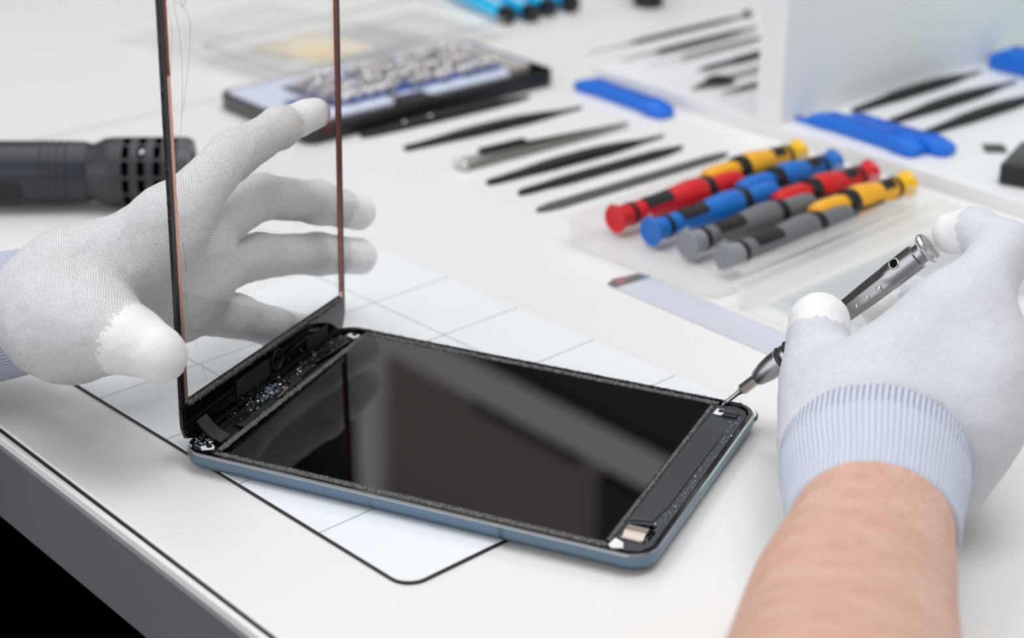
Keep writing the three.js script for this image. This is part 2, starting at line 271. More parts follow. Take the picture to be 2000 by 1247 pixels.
{
  const t = thing('tablet', 'opened tablet with a black mirror-like display and blue-grey aluminium shell lying on the mat', 'tablet', [tabletAt[0], 1.5, tabletAt[2]], TURN);
  const L = 200, S = 134.7, H = 7.5;
  const put = (name, g, m, parent = t) => { const list = Array.isArray(g) ? g : [g]; list.forEach((q) => q.translate(-100, 0, -67.35)); return add(name, list, m, parent); };
  const ring = (inset, y, r = 11) => roundRect(L - 2 * inset, S - 2 * inset, Math.max(2, r - inset), 12, L / 2, S / 2).map((p) => [p[0], y, p[1]]);
  const shell = skin([[5, 0.1], [3, 0.15], [1.6, 0.7], [0.7, 1.7], [0.2, 3], [0, 4.4], [0, H - 0.85], [0.15, H - 0.75]].map(([i, y]) => ring(i, y)).reverse(), { capB: true });
  const shellMesh = put('shell', crease(shell, 0.7), M.aluminium);
  const outer = ring(0.3, 0), lip = roundRect(L - 4.4, S - 4.4, 9, 12, L / 2, S / 2);
  put('rim', plate(roundRect(L - 1.5, S - 1.5, 10.3, 12, L / 2, S / 2), 0.85, 0.2, H - 0.85, false, [lip]), M.darkRim);
  put('chamfer', crease(skin([ring(0.02, H - 0.78), ring(0.05, H - 0.7), ring(0.75, H - 0.02), ring(0.95, H - 0.05)]), 0.4), M.chamfer);
  put('inner_tray', plate(roundRect(L - 2, S - 2, 9.5, 10, L / 2, S / 2), 1.2, 0.2, 3.6), M.blackMatte);
  put('display_panel', at(rbox(163.4, 1.6, 122.6, 0.3), 98.4, H - 1.2, 67.35), M.screen);
  put('display_frame', plate(roundRect(169, 128.6, 2, 3, 98.4, 67.35), 1.2, 0.2, H - 1.7, false, [roundRect(163.6, 122.8, 0.6, 2, 98.4, 67.35)]), M.blackMatte);
  // torn adhesive along the four sides of the display and inside the lip
  put('adhesive_residue', at(fuzzStrip(166, 2.7, 0.9, 11), 16, H - 0.45, 130.6), M.fuzz);
  put('adhesive_residue', at(fuzzStrip(168, 2.4, 0.9, 12), 15, H - 0.45, 4.6), M.fuzz);
  put('adhesive_residue', at(fuzzStrip(121, 2.6, 0.7, 13).rotateY(-Math.PI / 2), 15.6, H - 0.45, 7.0), M.fuzz);
  put('adhesive_residue', at(fuzzStrip(120, 1.5, 0.6, 14).rotateY(-Math.PI / 2), 181.2, H - 0.45, 8.0), M.fuzz);
  put('adhesive_residue', at(fuzzStrip(180, 0.9, 0.4, 15), 12, H - 0.1, 1.6), M.fuzz);
  // lower end beyond the display: cover plate, scuffed board, connector, button bracket, corner brackets
  put('circuit_board', plate([[182.5, 6], [190, 3.6], [195, 6], [197, 10], [197, 124], [194, 129], [186, 131.5], [182.5, 130]], 2.2, 0.2, H - 2.8), M.debris);
  put('cover_plate', plate([[182.6, 28], [190.5, 28.4], [193.2, 30.5], [193.4, 33], [193, 96], [191.5, 108], [182.8, 110.5]], 1.0, 0.25, H - 1.0), M.plateGrey);
  put('connector', at(rbox(6, 1.5, 4, 0.4), 190.8, H - 0.2, 13.4), M.blackPlastic);
  put('connector_cap', at(rbox(5, 0.4, 2.6, 0.15), 190.8, H + 0.6, 11.6), M.debris);
  put('recess', plate([[184, 111.6], [193.5, 110], [195.2, 116], [194.4, 125], [185, 126]], 0.5, 0.1, H - 1.1), M.blackGloss);
  const hb = put('button_bracket', crease(bend(at(new THREE.BoxGeometry(8.2, 0.7, 7, 8, 1, 10), 188.6, H - 0.1, 118.6), (x, y, z) => [x, y + 0.5 - 1.4 * smooth(119.5, 122.2, z), z]), 0.5), M.nickel);
  put('connector_edge', at(rbox(8.0, 0.5, 0.9, 0.2), 188.4, H - 0.6, 122.6), M.steel, hb);
  for (const [x, z, a] of [[186, 12.6, 0], [10.5, 128.2, 2.2], [11.5, 9.8, 1.3]]) {
    const br = put('corner_bracket', at(plate([[-2.0, -2.5], [1.0, -2.8], [1.6, -0.6], [2.4, 1.8], [0.4, 2.8], [-2.2, 2.4]], 0.5, 0.15, 0).rotateY(a), x, H - 0.35, z), M.whitePaint);
    put('screw', [at(turned([[0, 0.7], [0.55, 0.7], [0.6, 0.45], [1.15, 0.4], [1.2, 0.1], [1.2, -0.6]], 18), x + 0.4, H + 0.1, z - 0.6)], M.blackPlastic, br);
  }
  put('corner_bracket', at(plate([[-2.4, -3.6], [1.6, -1.6], [2.8, 1.8], [-1.0, 3.4], [-3, 2]], 0.8, 0.3, 0), 185.6, H - 0.2, 129.2), M.whitePaint);
  // hinge end: shields, torn tape, flex ribbon and splinters of glass in the cavity beside the display
  put('metal_shield', at(rbox(3.4, 0.5, 20, 0.15), 8.4, H - 1.6, 51), M.darkGrey);
  put('metal_shield', at(rbox(3.8, 0.5, 26, 0.15), 11.2, H - 1.3, 92), M.darkGrey);
  put('metal_shield', at(rbox(2.2, 0.5, 18, 0.15), 11.6, H - 0.9, 65), M.ribbon);
  put('torn_tape', crease(bend(plate([[4.5, 12], [9.5, 10], [12.2, 14], [11.4, 28], [9.5, 41], [6.2, 42.5], [6.6, 33]], 0.4, 0.1, H - 1), (x, y, z) => [x, y + 0.5 * noise(x * 0.4, z * 0.12, 1), z]), 0.5), M.tape);
  put('torn_tape', crease(bend(plate([[6, 80], [10, 78], [11, 88], [10.4, 101], [8, 105], [5.8, 98]], 0.4, 0.1, H - 1.4), (x, y, z) => [x, y + 0.8 * noise(x * 0.4, z * 0.15, 5), z]), 0.5), M.tape);
  put('coaxial_wire', tube([[4, H - 1, 14], [5, H - 0.6, 40], [4.2, H - 0.8, 66], [5.4, H - 0.5, 90], [4.4, H - 1, 112]], 0.35, 60, 8), M.blackGloss);
  const rb = [];
  for (let i = 0; i <= 24; i++) { const s = i / 24; const x = lerp(0.8, 12.5, smooth(0.15, 1, s)), y = H + lerp(10, -0.7, smooth(0, 0.75, s)) + 1.6 * Math.sin(s * Math.PI) , z = lerp(119, 118, s); rb.push([[x, y, z - 3.6], [x, y, z + 3.6], [x - 0.35, y - 0.25, z + 3.6], [x - 0.35, y - 0.25, z - 3.6]]); }
  put('flex_ribbon', crease(skin(rb, { capA: true, capB: true }), 0.6), M.ribbon);
  put('cover_edge', at(rbox(1.0, 0.5, 118, 0.2), 1.9, H + 0.2, 67), M.blackGloss);
  put('screw', at(turned([[0, 0.6], [0.8, 0.6], [1.0, 0.2], [1.0, -0.6]], 16), 9.4, H + 0.2, 124.2), M.steel);
  put('copper_contact', [at(rbox(0.7, 0.3, 3.4, 0.1), 11.8, H - 0.2, 70), at(rbox(1.4, 0.4, 0.9, 0.1), 11.0, H - 0.2, 68), at(rbox(0.6, 0.3, 5, 0.1), 12.6, H - 0.1, 75)], M.copper);
  const r = rng(77), bits = [];
  const splinter = (x, y, z, s) => { const q = new THREE.TetrahedronGeometry(s, 0); q.scale(1, 0.35, 0.6 + r()); q.rotateX(r() * 6).rotateY(r() * 6).rotateZ(r() * 2); return q.translate(x, y, z); };
  for (let i = 0; i < 150; i++) bits.push(splinter(2.5 + 7 * r(), H - 1.6 + 1.3 * r(), 64 + 38 * r() * r() + 6 * r(), 0.25 + 0.55 * r()));
  for (let i = 0; i < 90; i++) bits.push(splinter(2 + 8 * r(), H - 1 + 1.5 * r(), 118 + 13 * r(), 0.25 + 0.5 * r()));
  for (let i = 0; i < 60; i++) bits.push(splinter(3 + 8 * r(), H - 1 + 1.2 * r(), 10 + 56 * r(), 0.2 + 0.4 * r()));
  put('glass_splinters', bits, M.shard).userData.kind = 'stuff';
  const bits2 = [];
  for (let i = 0; i < 260; i++) { const z = 10 + 116 * r(); bits2.push(splinter(193.6 + 3.2 * r() - (z < 30 || z > 100 ? 3 * r() : 0), H - 0.55 + 0.2 * r(), z, 0.12 + 0.3 * r())); }
  put('glass_splinters', bits2, M.shard).userData.kind = 'stuff';
}

// ---------------------------------------------------------------- the lifted front glass
{
  const p0 = [28.6, 0, 59.5];
  const t = thing('touch_glass', 'cracked transparent tablet front glass with a black and copper frame held upright', 'tablet glass', [p0[0], 8, p0[2]]);
  t.rotation.order = 'YXZ'; t.rotation.y = TURN; t.rotation.x = -0.028;
  const H = 197, Z = 66;
  const rough = (g, seed, a = 0.18) => bend(g, (x, y, z) => [x + a * 0.4 * noise(y * 0.8, z * 0.8, seed), y, z + a * noise(y * 0.6, seed, z)]);
  add('glass_pane', at(rbox(0.7, H - 20, 2 * Z - 5, 0.2, 1), -0.1, H / 2 + 6, 0), M.glass, t);
  for (const s of [1, -1]) {
    add('bezel', rough(at(new THREE.BoxGeometry(1.5, H - 8, 2.5, 2, 220, 3), 0.2, H / 2 + 4, s * (Z - 1.25)), s), M.blackPlastic, t);
    const lower = s > 0 ? 150 : 20;
    add('copper_strip', rough(at(new THREE.BoxGeometry(0.6, lower - 17, 2.1, 1, 160, 2), 0.75, (lower + 17) / 2, s * (Z - 3.5)), s + 4, 0.12), s > 0 ? M.copper : M.copper, t);
    add('copper_strip', rough(at(new THREE.BoxGeometry(0.6, 181 - lower, 2.1, 1, 160, 2), 0.75, (lower + 181) / 2, s * (Z - 3.5)), s + 8, 0.12), M.copperDark, t);
  }
  add('bezel', at(rbox(1.5, 17, 2 * Z - 5, 0.3), 0.2, H - 8.5, 0), M.blackPlastic, t);
  add('copper_strip', at(rbox(0.6, 2.4, 2 * Z - 9, 0.2), 0.75, H - 18, 0), M.copperDark, t);
  const corner = roundRect(18, 2 * Z, 8, 8, 9, 0);
  const lowerBezel = crease(plate([[0, -Z + 7], [2, -Z + 2], [7, -Z], [18, -Z], [18, Z], [7, Z], [2, Z - 2], [0, Z - 7]], 1.5, 0.3, -0.55), 0.5); // x is height here
  add('lower_bezel', lowerBezel.rotateZ(Math.PI / 2).translate(0.4, 0, 0).scale(1, 1, 1), M.blackGloss, t);
  add('adhesive_residue', at(fuzzStrip(124, 2.6, 0.7, 21).rotateZ(-Math.PI / 2).rotateX(Math.PI / 2), 1.0, 16.4, 62).rotateY(0), M.fuzz, t);
  add('camera_ring', at(new THREE.TorusGeometry(4.4, 0.25, 8, 40).rotateY(Math.PI / 2), 1.2, 9, -6), M.darkGrey, t);
  add('tape_tab', at(rbox(0.5, 8, 26, 0.2), 1.2, 8, 14), M.blackMatte, t);
  add('tape_tab', at(rbox(0.5, 6, 18, 0.2), 1.2, 6, -40), M.blackMatte, t);
  const crackMat = std(0x6b6c6b, 0.3), chip = std(0xf2f2f2, 0.2);
  const crack = (pts, m, w = 0.07) => add('crack', tube(pts.map(([y, z]) => [0.32, y, z]), w, 50, 6), m, t);
  crack([[176.1, 62.6], [168.1, 60.8], [158.7, 61.4], [147.8, 64.1]], crackMat, 0.05);
  crack([[175.6, 58.8], [165.5, 58.1], [155.2, 59.1], [141.6, 62.7]], crackMat, 0.05);
  crack([[175.7, 56.1], [166.4, 53.6], [155.5, 52.6], [142.9, 53.1], [123.9, 56.2]], crackMat, 0.06);
  crack([[177.0, 56.6], [172.7, 49.7], [167.5, 46.1], [155.2, 47.5], [141.4, 51.2], [133.2, 54.0]], crackMat, 0.06);
  crack([[83.5, 58.2], [70.4, 57.0]], crackMat, 0.06);
  crack([[62.5, 55.9], [47.6, 54.0], [34.0, 51.9]], chip, 0.07);
  crack([[28.9, 49.4], [19.8, 47.1]], crackMat, 0.05);
  crack([[175.8, 51.4], [173.0, 49.3], [175.4, 48.1], [174.3, 49.9]], chip, 0.16);
  crack([[91.3, 62.4], [81.5, 35.7], [71.7, 5.6], [55.9, -35.4], [45.1, -64.1]], std(0xb9bab9, 0.3), 0.05);
}

// ---------------------------------------------------------------- gloved hands: one continuous skin from a distance field
function surfaceNets(f, lo, hi, cell) {
  const n = [0, 1, 2].map((k) => Math.ceil((hi[k] - lo[k]) / cell) + 1), [nx, ny, nz] = n, val = new Float32Array(nx * ny * nz);
  for (let k = 0, o = 0; k < nz; k++) for (let j = 0; j < ny; j++) for (let i = 0; i < nx; i++, o++) val[o] = f(lo[0] + i * cell, lo[1] + j * cell, lo[2] + k * cell);
  const at0 = new Int32Array(nx * ny * nz).fill(-1), pos = [], quad = [], st = [1, nx, nx * ny];
  const corner = [0, 1, 2, 3, 4, 5, 6, 7].map((c) => [c & 1, (c >> 1) & 1, c >> 2]);
  for (let k = 0; k < nz - 1; k++) for (let j = 0; j < ny - 1; j++) for (let i = 0; i < nx - 1; i++) {
    const o = i + nx * (j + ny * k); let mask = 0;
    const v = corner.map(([a, b, c], q) => { const w = val[o + a + nx * b + nx * ny * c]; if (w < 0) mask |= 1 << q; return w; });
    if (mask === 0 || mask === 255) continue;
    let s = [0, 0, 0], m = 0;
    for (let a = 0; a < 8; a++) for (const bit of [1, 2, 4]) { const b = a | bit; if (b === a || (v[a] < 0) === (v[b] < 0)) continue; const t = v[a] / (v[a] - v[b]); for (let d = 0; d < 3; d++) s[d] += corner[a][d] + (corner[b][d] - corner[a][d]) * t; m++; }
    at0[o] = pos.length / 3; pos.push(lo[0] + (i + s[0] / m) * cell, lo[1] + (j + s[1] / m) * cell, lo[2] + (k + s[2] / m) * cell);
  }
  for (let k = 1; k < nz - 1; k++) for (let j = 1; j < ny - 1; j++) for (let i = 1; i < nx - 1; i++) {
    const o = i + nx * (j + ny * k);
    for (let d = 0; d < 3; d++) {
      const a = val[o] < 0, b = val[o + st[d]] < 0; if (a === b) continue;
      const u = st[(d + 1) % 3], w = st[(d + 2) % 3], q = [at0[o], at0[o - u], at0[o - u - w], at0[o - w]];
      if (q.some((x) => x < 0)) continue;
      quad.push(a ? q : q.reverse());
    }
  }
  return { pos, quad };
}
const smin = (a, b, k) => { const h = Math.max(k - Math.abs(a - b), 0) / k; return Math.min(a, b) - h * h * k * 0.25; };
function limb(A, B, ra, rb) {   // tapered capsule
  const [ax, ay, az] = A, dx = B[0] - ax, dy = B[1] - ay, dz = B[2] - az, L2 = dx * dx + dy * dy + dz * dz || 1e-9;
  return (x, y, z) => { const px = x - ax, py = y - ay, pz = z - az, t = clamp((px * dx + py * dy + pz * dz) / L2, 0, 1), qx = px - dx * t, qy = py - dy * t, qz = pz - dz * t; return Math.sqrt(qx * qx + qy * qy + qz * qz) - (ra + (rb - ra) * t); };
}
// palm: list of limbs; fingers: each a chain of [point, radius] from the knuckle to the tip, joined to the palm but not to one another
function gloveField(palm, fingers, { kp = 14, kf = 9, fold = 0.35 } = {}) {
  const ps = palm.map((q) => limb(...q));
  const fs = fingers.map(({ chain }) => chain.slice(1).map((c, i) => limb(chain[i][0], c[0], chain[i][1], c[1])));
  const one = (list, x, y, z, k) => { let d = 1e9; for (const g of list) d = d > 1e8 ? g(x, y, z) : smin(d, g(x, y, z), k); return d; };
  return (x, y, z) => {
    const p = one(ps, x, y, z, kp); let d = p;
    for (const f of fs) { const q = one(f, x, y, z, 4); d = Math.min(d, smin(p, q, kf)); }
    if (d > 6 || d < -6) return d;
    return d + fold * (noise(x * 0.09, y * 0.09, z * 0.09) + 0.5 * noise(x * 0.21, y * 0.21, z * 0.21));
  };
}
function gloveMeshes(group, name, field, fingers, lo, hi, cell, frame, material, o) {
  const { pos, quad } = surfaceNets(field, lo, hi, cell), count = pos.length / 3, nor = new Float32Array(pos.length), e = 0.6;
  for (let i = 0; i < count; i++) { const [x, y, z] = [pos[3 * i], pos[3 * i + 1], pos[3 * i + 2]]; const g = [field(x + e, y, z) - field(x - e, y, z), field(x, y + e, z) - field(x, y - e, z), field(x, y, z + e) - field(x, y, z - e)], l = Math.hypot(...g) || 1; for (let d = 0; d < 3; d++) nor[3 * i + d] = g[d] / l; }
  const coated = fingers.map((f) => { const c = f.chain; return { f, tip: limb(c[c.length - 1][0], c[c.length - 2][0], c[c.length - 1][1], c[c.length - 2][1]), a: c[c.length - 1][0], b: c[c.length - 2][0] }; });
  const sets = [[], ...fingers.map(() => [])];
  const dirs = frame.map(V), centre = [0, 0, 0];
  const tri = (set, ids) => set.push(...ids), jit = rng(9);
  for (const q of quad) {
    const c = [0, 1, 2].map((d) => (pos[3 * q[0] + d] + pos[3 * q[1] + d] + pos[3 * q[2] + d] + pos[3 * q[3] + d]) / 4);
    let which = 0, best = 1e9;
    coated.forEach(({ f, tip, a, b }, i) => {
      if (!f.coat) return;
      const dx = [0, 1, 2].map((d) => b[d] - a[d]), len = Math.hypot(...dx), s = [0, 1, 2].reduce((t, d) => t + (c[d] - a[d]) * dx[d], 0) / len;
      const dist = tip(...c); if (dist < 3.2 && s < f.coat + 1.5 * noise(c[0] * 0.2, c[1] * 0.2, c[2] * 0.2) + (f.soft ?? 3.5) * (jit() - 0.5) && dist < best) { best = dist; which = i + 1; }
    });
    tri(sets[which], [q[0], q[1], q[2], q[0], q[2], q[3]]);
  }
  const build = (ids) => {
    const P = new Float32Array(ids.length * 3), N = new Float32Array(ids.length * 3), U = new Float32Array(ids.length * 2), n = new THREE.Vector3(), v = new THREE.Vector3();
    for (let t = 0; t < ids.length; t += 3) {
      n.set(0, 0, 0); for (let j = 0; j < 3; j++) for (let d = 0; d < 3; d++) n.setComponent(d, n.getComponent(d) + nor[3 * ids[t + j] + d]);
      const w = dirs.map((d) => Math.abs(n.dot(d))), axis = w[2] * 1.35 >= Math.max(w[0], w[1]) ? [0, 1] : w[0] > w[1] ? [2, 1] : [0, 2];
      for (let j = 0; j < 3; j++) { const i = ids[t + j]; for (let d = 0; d < 3; d++) { P[3 * (t + j) + d] = pos[3 * i + d] - o[d]; N[3 * (t + j) + d] = nor[3 * i + d]; } v.set(pos[3 * i], pos[3 * i + 1], pos[3 * i + 2]); U[2 * (t + j)] = v.dot(dirs[axis[0]]) * MM; U[2 * (t + j) + 1] = v.dot(dirs[axis[1]]) * MM; }
    }
    const g = new THREE.BufferGeometry(); g.setAttribute('position', new THREE.BufferAttribute(P, 3)); g.setAttribute('normal', new THREE.BufferAttribute(N, 3)); g.setAttribute('uv', new THREE.BufferAttribute(U, 2));
    return mergeVertices(g);
  };
  const glove = add(name, build(sets[0]), material, group);
  sets.slice(1).forEach((ids) => { if (ids.length) add('fingertip', build(ids), M.coat, glove).userData.label = 'smooth white coated fingertip'; });
  return glove;
}
// a sleeve-like band along a path of [centre, radius across, radius up], ribbed lengthwise
function band(path, { ribs = 0, depth = 0, thick = 1.6, seg = 360, up = [0, 1, 0], flare = 0 } = {}, o) {
  const C = path.map((p) => V(p[0])), rings = [], inner = [];
  const curve = new THREE.CatmullRomCurve3(C), N = 36;
  let run = 0, last = null;
  const uvs = [];
  for (let j = 0; j <= N; j++) {
    const t = j / N, c = curve.getPoint(t), tan = curve.getTangent(t), x = new THREE.Vector3().crossVectors(V(up), tan).normalize(), y = new THREE.Vector3().crossVectors(tan, x);
    const k = t * (path.length - 1), i = Math.min(path.length - 2, Math.floor(k)), s = k - i, rx = lerp(path[i][1], path[i + 1][1], s), ry = lerp(path[i][2], path[i + 1][2], s);
    if (last) run += c.distanceTo(last); last = c.clone();
    const make = (off, rib) => Array.from({ length: seg + 1 }, (_, q) => { const a = q / seg * Math.PI * 2, w = rib ? depth * (Math.abs(Math.cos(a * ribs / 2)) ** 0.7 - 0.6) + 0.35 * noise(Math.cos(a) * 2, Math.sin(a) * 2, j * 0.2) : 0, R = off + w; return [c.x + x.x * Math.cos(a) * (rx + R) + y.x * Math.sin(a) * (ry + R) - o[0], c.y + x.y * Math.cos(a) * (rx + R) + y.y * Math.sin(a) * (ry + R) - o[1], c.z + x.z * Math.cos(a) * (rx + R) + y.z * Math.sin(a) * (ry + R) - o[2]]; });
    const round = j === 0 || j === N ? -thick * 0.5 : 0;
    rings.push(make(round, true)); inner.push(make(-thick, false)); uvs.push([rx, run]);
  }
  if (!thick) { const e = rings[N], m = [0, 1, 2].map((k) => e.reduce((s, p) => s + p[k], 0) / e.length); for (const f of [0.6, 0.01]) rings.push(e.map((p) => p.map((v, k) => m[k] + (v - m[k]) * f))); }
  const all = thick ? [...rings, ...inner.reverse(), rings[0]] : rings;
  const g = skin(all, { closed: false }), nn = g.attributes.normal;
  for (let j = 0; j < all.length; j++) { const a = j * (seg + 1), b = a + seg, v = new THREE.Vector3(nn.getX(a) + nn.getX(b), nn.getY(a) + nn.getY(b), nn.getZ(a) + nn.getZ(b)).normalize(); for (const i of [a, b]) nn.setXYZ(i, v.x, v.y, v.z); }
  const uv = g.attributes.uv; for (let j = 0; j < all.length; j++) for (let q = 0; q <= seg; q++) { const jj = j <= N ? j : Math.max(0, 2 * N + 1 - j); uv.setXY(j * (seg + 1) + q, ribs ? q / seg * ribs / 4 : q / seg * 2 * Math.PI * 30 * MM, (uvs[jj]?.[1] ?? 0) * (ribs ? 1 / run : MM)); }
  return g;
}
const FRAME_L = [V([0.5307, 0.2805, -0.7951]), V([-0.4934, 0.8652, -0.0241]), V([0.6863, 0.4081, 0.6020])].map((v) => v.normalize().toArray());
const FRAME_R = [V([0.5116, 0.3170, -0.7981]), V([-0.5165, 0.8557, 0.0087]), V([0.6863, 0.4081, 0.6020])].map((v) => v.normalize().toArray());

{ // left hand behind and around the lifted glass
  const o = [16.2, 59.3, 130.1];
  const t = thing('gloved_hand', 'hand in a white knitted glove with coated fingertips holding up the cracked tablet glass', 'hand', o);
  const W = [-9, 50.8, 131.4], IM = [23.4, 89.7, 99.6], MMc = [7.8, 72.7, 80.7], RM = [7.4, 57, 78.5], PM = [7.9, 44.6, 89.7];
  const palm = [
    [W, IM, 21.5, 12.5], [W, MMc, 21, 13], [W, RM, 22, 13], [W, PM, 23, 12], [W, [11.7, 52.7, 139.7], 23, 21], [[11.7, 52.7, 139.7], [32.7, 56.8, 136.2], 21, 16], [IM, MMc, 12, 12], [MMc, RM, 12, 12], [RM, PM, 12, 11], [[-4.9, 67.7, 126.8], [10.8, 74.3, 109.4], 17.5, 14], [[-16.5, 36.4, 133.1], [-6.6, 28.3, 110.7], 16, 12], [W, [-25.1, 45.5, 133.4], 20, 18],
  ];
  const fingers = [
    { chain: [[IM, 12.4], [[8.3, 105.3, 58.1], 9.8], [[-0.3, 108.8, 29], 8.4], [[-6.7, 109.2, 6], 6.9]], coat: 17 },
    { chain: [[MMc, 12], [[-17.6, 72.7, 30], 10.0], [[-16.2, 63.5, -0.3], 9.4], [[-16.5, 53.4, -23], 8.7]], coat: 9 },
    { chain: [[RM, 12], [[-12.7, 47.5, 34.8], 9.8], [[-15, 39.1, 1.6], 9.2], [[-12.5, 32.9, -20.3], 8.5]], coat: 9 },
    { chain: [[PM, 11], [[1.8, 29.5, 57], 9.4], [[1.7, 18.5, 38], 8.4], [[-1.6, 10.9, 20.4], 7.4]], coat: 12 },
    { chain: [[[29.9, 56.4, 138.1], 17], [[48.3, 56.8, 133.3], 12.8], [[61.7, 54.6, 129.5], 11.0]], coat: 18 },
  ];
  const f = gloveField(palm, fingers, { kp: 12, kf: 7, fold: 0.55 });
  const all = [...palm.flatMap((q) => [q[0], q[1]]), ...fingers.flatMap((q) => q.chain.map((c) => c[0]))];
  const lo = [0, 1, 2].map((d) => Math.min(...all.map((p) => p[d])) - 28), hi = [0, 1, 2].map((d) => Math.max(...all.map((p) => p[d])) + 28);
  const glove = gloveMeshes(t, 'glove', f, fingers, lo, hi, 1.2, FRAME_L, M.knit, o);
  add('cuff', band([[[-28.4, 43.5, 130.2], 24.4, 24.4], [[-34.7, 41.8, 135.1], 26.0, 26.0], [[-64.7, 32.2, 167.5], 28, 28]], { ribs: 90, depth: 0.6, thick: 1.4 }, o), M.cuffDark, glove);
  add('forearm', band([[[-52.2, 38.1, 154.3], 23.5, 23.5], [[-88.7, 29.4, 200.1], 29, 28], [[-122, 19.6, 268], 36, 34]], { thick: 0, seg: 60 }, o), M.skin, t);
}
const TIP = [170.1, 8.7, -72.2], CAP = [233, 88.8, -120.4];
{ // right hand holding the screwdriver
  const o = [281.5, 51.4, -30.8];
  const t = thing('gloved_hand', 'hand in a pale grey knitted glove with ribbed cuff and bare forearm turning a screwdriver', 'hand', o);
  const W = [255.3, 31.7, -67.3], TM = [238.1, 36.8, -61.2], IM = [263.5, 71.7, -97.1], MMc = [274, 62.8, -96.4], RM = [283.6, 56.7, -86.7], PM = [286.6, 42.9, -77.3];
  const palm = [
    [W, TM, 25, 18], [W, IM, 25, 17], [W, MMc, 25, 15.5], [W, RM, 25, 15], [W, PM, 25, 15], [TM, IM, 17, 15], [[249, 45.8, -66.4], [259.5, 60.2, -88], 17, 16],
    [IM, MMc, 15, 14.5], [MMc, RM, 14, 14], [RM, PM, 14, 14], [PM, [288.9, 24.7, -67.7], 15, 13], [[267.9, 31.4, -48.3], W, 24, 25], [TM, [246.6, 32.7, -38.1], 16, 13],
  ];
  const fingers = [
    { chain: [[IM, 15.5], [[259.6, 92.2, -128.1], 10.8], [[242, 93, -133.6], 9.0], [[232.6, 89.5, -132.1], 8.2]], soft: 1.5, coat: 7 },
    { chain: [[MMc, 13], [[235.6, 59.3, -130], 10], [[214.2, 54.1, -135.3], 9], [[203.4, 48.3, -129], 8.2]], coat: 12 },
    { chain: [[TM, 16], [[221.7, 42.2, -67.7], 13.4], [[209, 56.6, -82.9], 12.4]], soft: 1.5, coat: 4.5 },
  ];
  const f = gloveField(palm, fingers, { kp: 13, kf: 8, fold: 0.45 });
  const all = [...palm.flatMap((q) => [q[0], q[1]]), ...fingers.flatMap((q) => q.chain.map((c) => c[0]))];
  const lo = [0, 1, 2].map((d) => Math.min(...all.map((p) => p[d])) - 32), hi = [0, 1, 2].map((d) => Math.max(...all.map((p) => p[d])) + 32);
  const glove = gloveMeshes(t, 'glove', f, fingers, lo, hi, 1.2, FRAME_R, M.knitSoft, o);
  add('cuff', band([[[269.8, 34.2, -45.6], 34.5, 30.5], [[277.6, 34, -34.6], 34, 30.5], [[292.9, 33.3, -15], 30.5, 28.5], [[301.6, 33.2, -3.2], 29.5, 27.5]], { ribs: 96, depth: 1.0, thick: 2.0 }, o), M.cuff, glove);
  add('forearm', band([[[285.2, 34.9, -23.8], 27, 25.5], [[304.4, 34.5, 1], 28, 26.2], [[326.4, 34.3, 37.6], 33, 30], [[354.5, 38.5, 77.4], 36, 33], [[404.1, 54.3, 143], 39, 36]], { thick: 0, seg: 120 }, o), M.skin, t);
  add('sleeve', band([[[383.8, 43.8, 115.3], 40, 37], [[417.4, 56.4, 159.8], 44, 41]], { thick: 1.5, seg: 120, ribs: 0 }, o), M.sleeve, t);
}

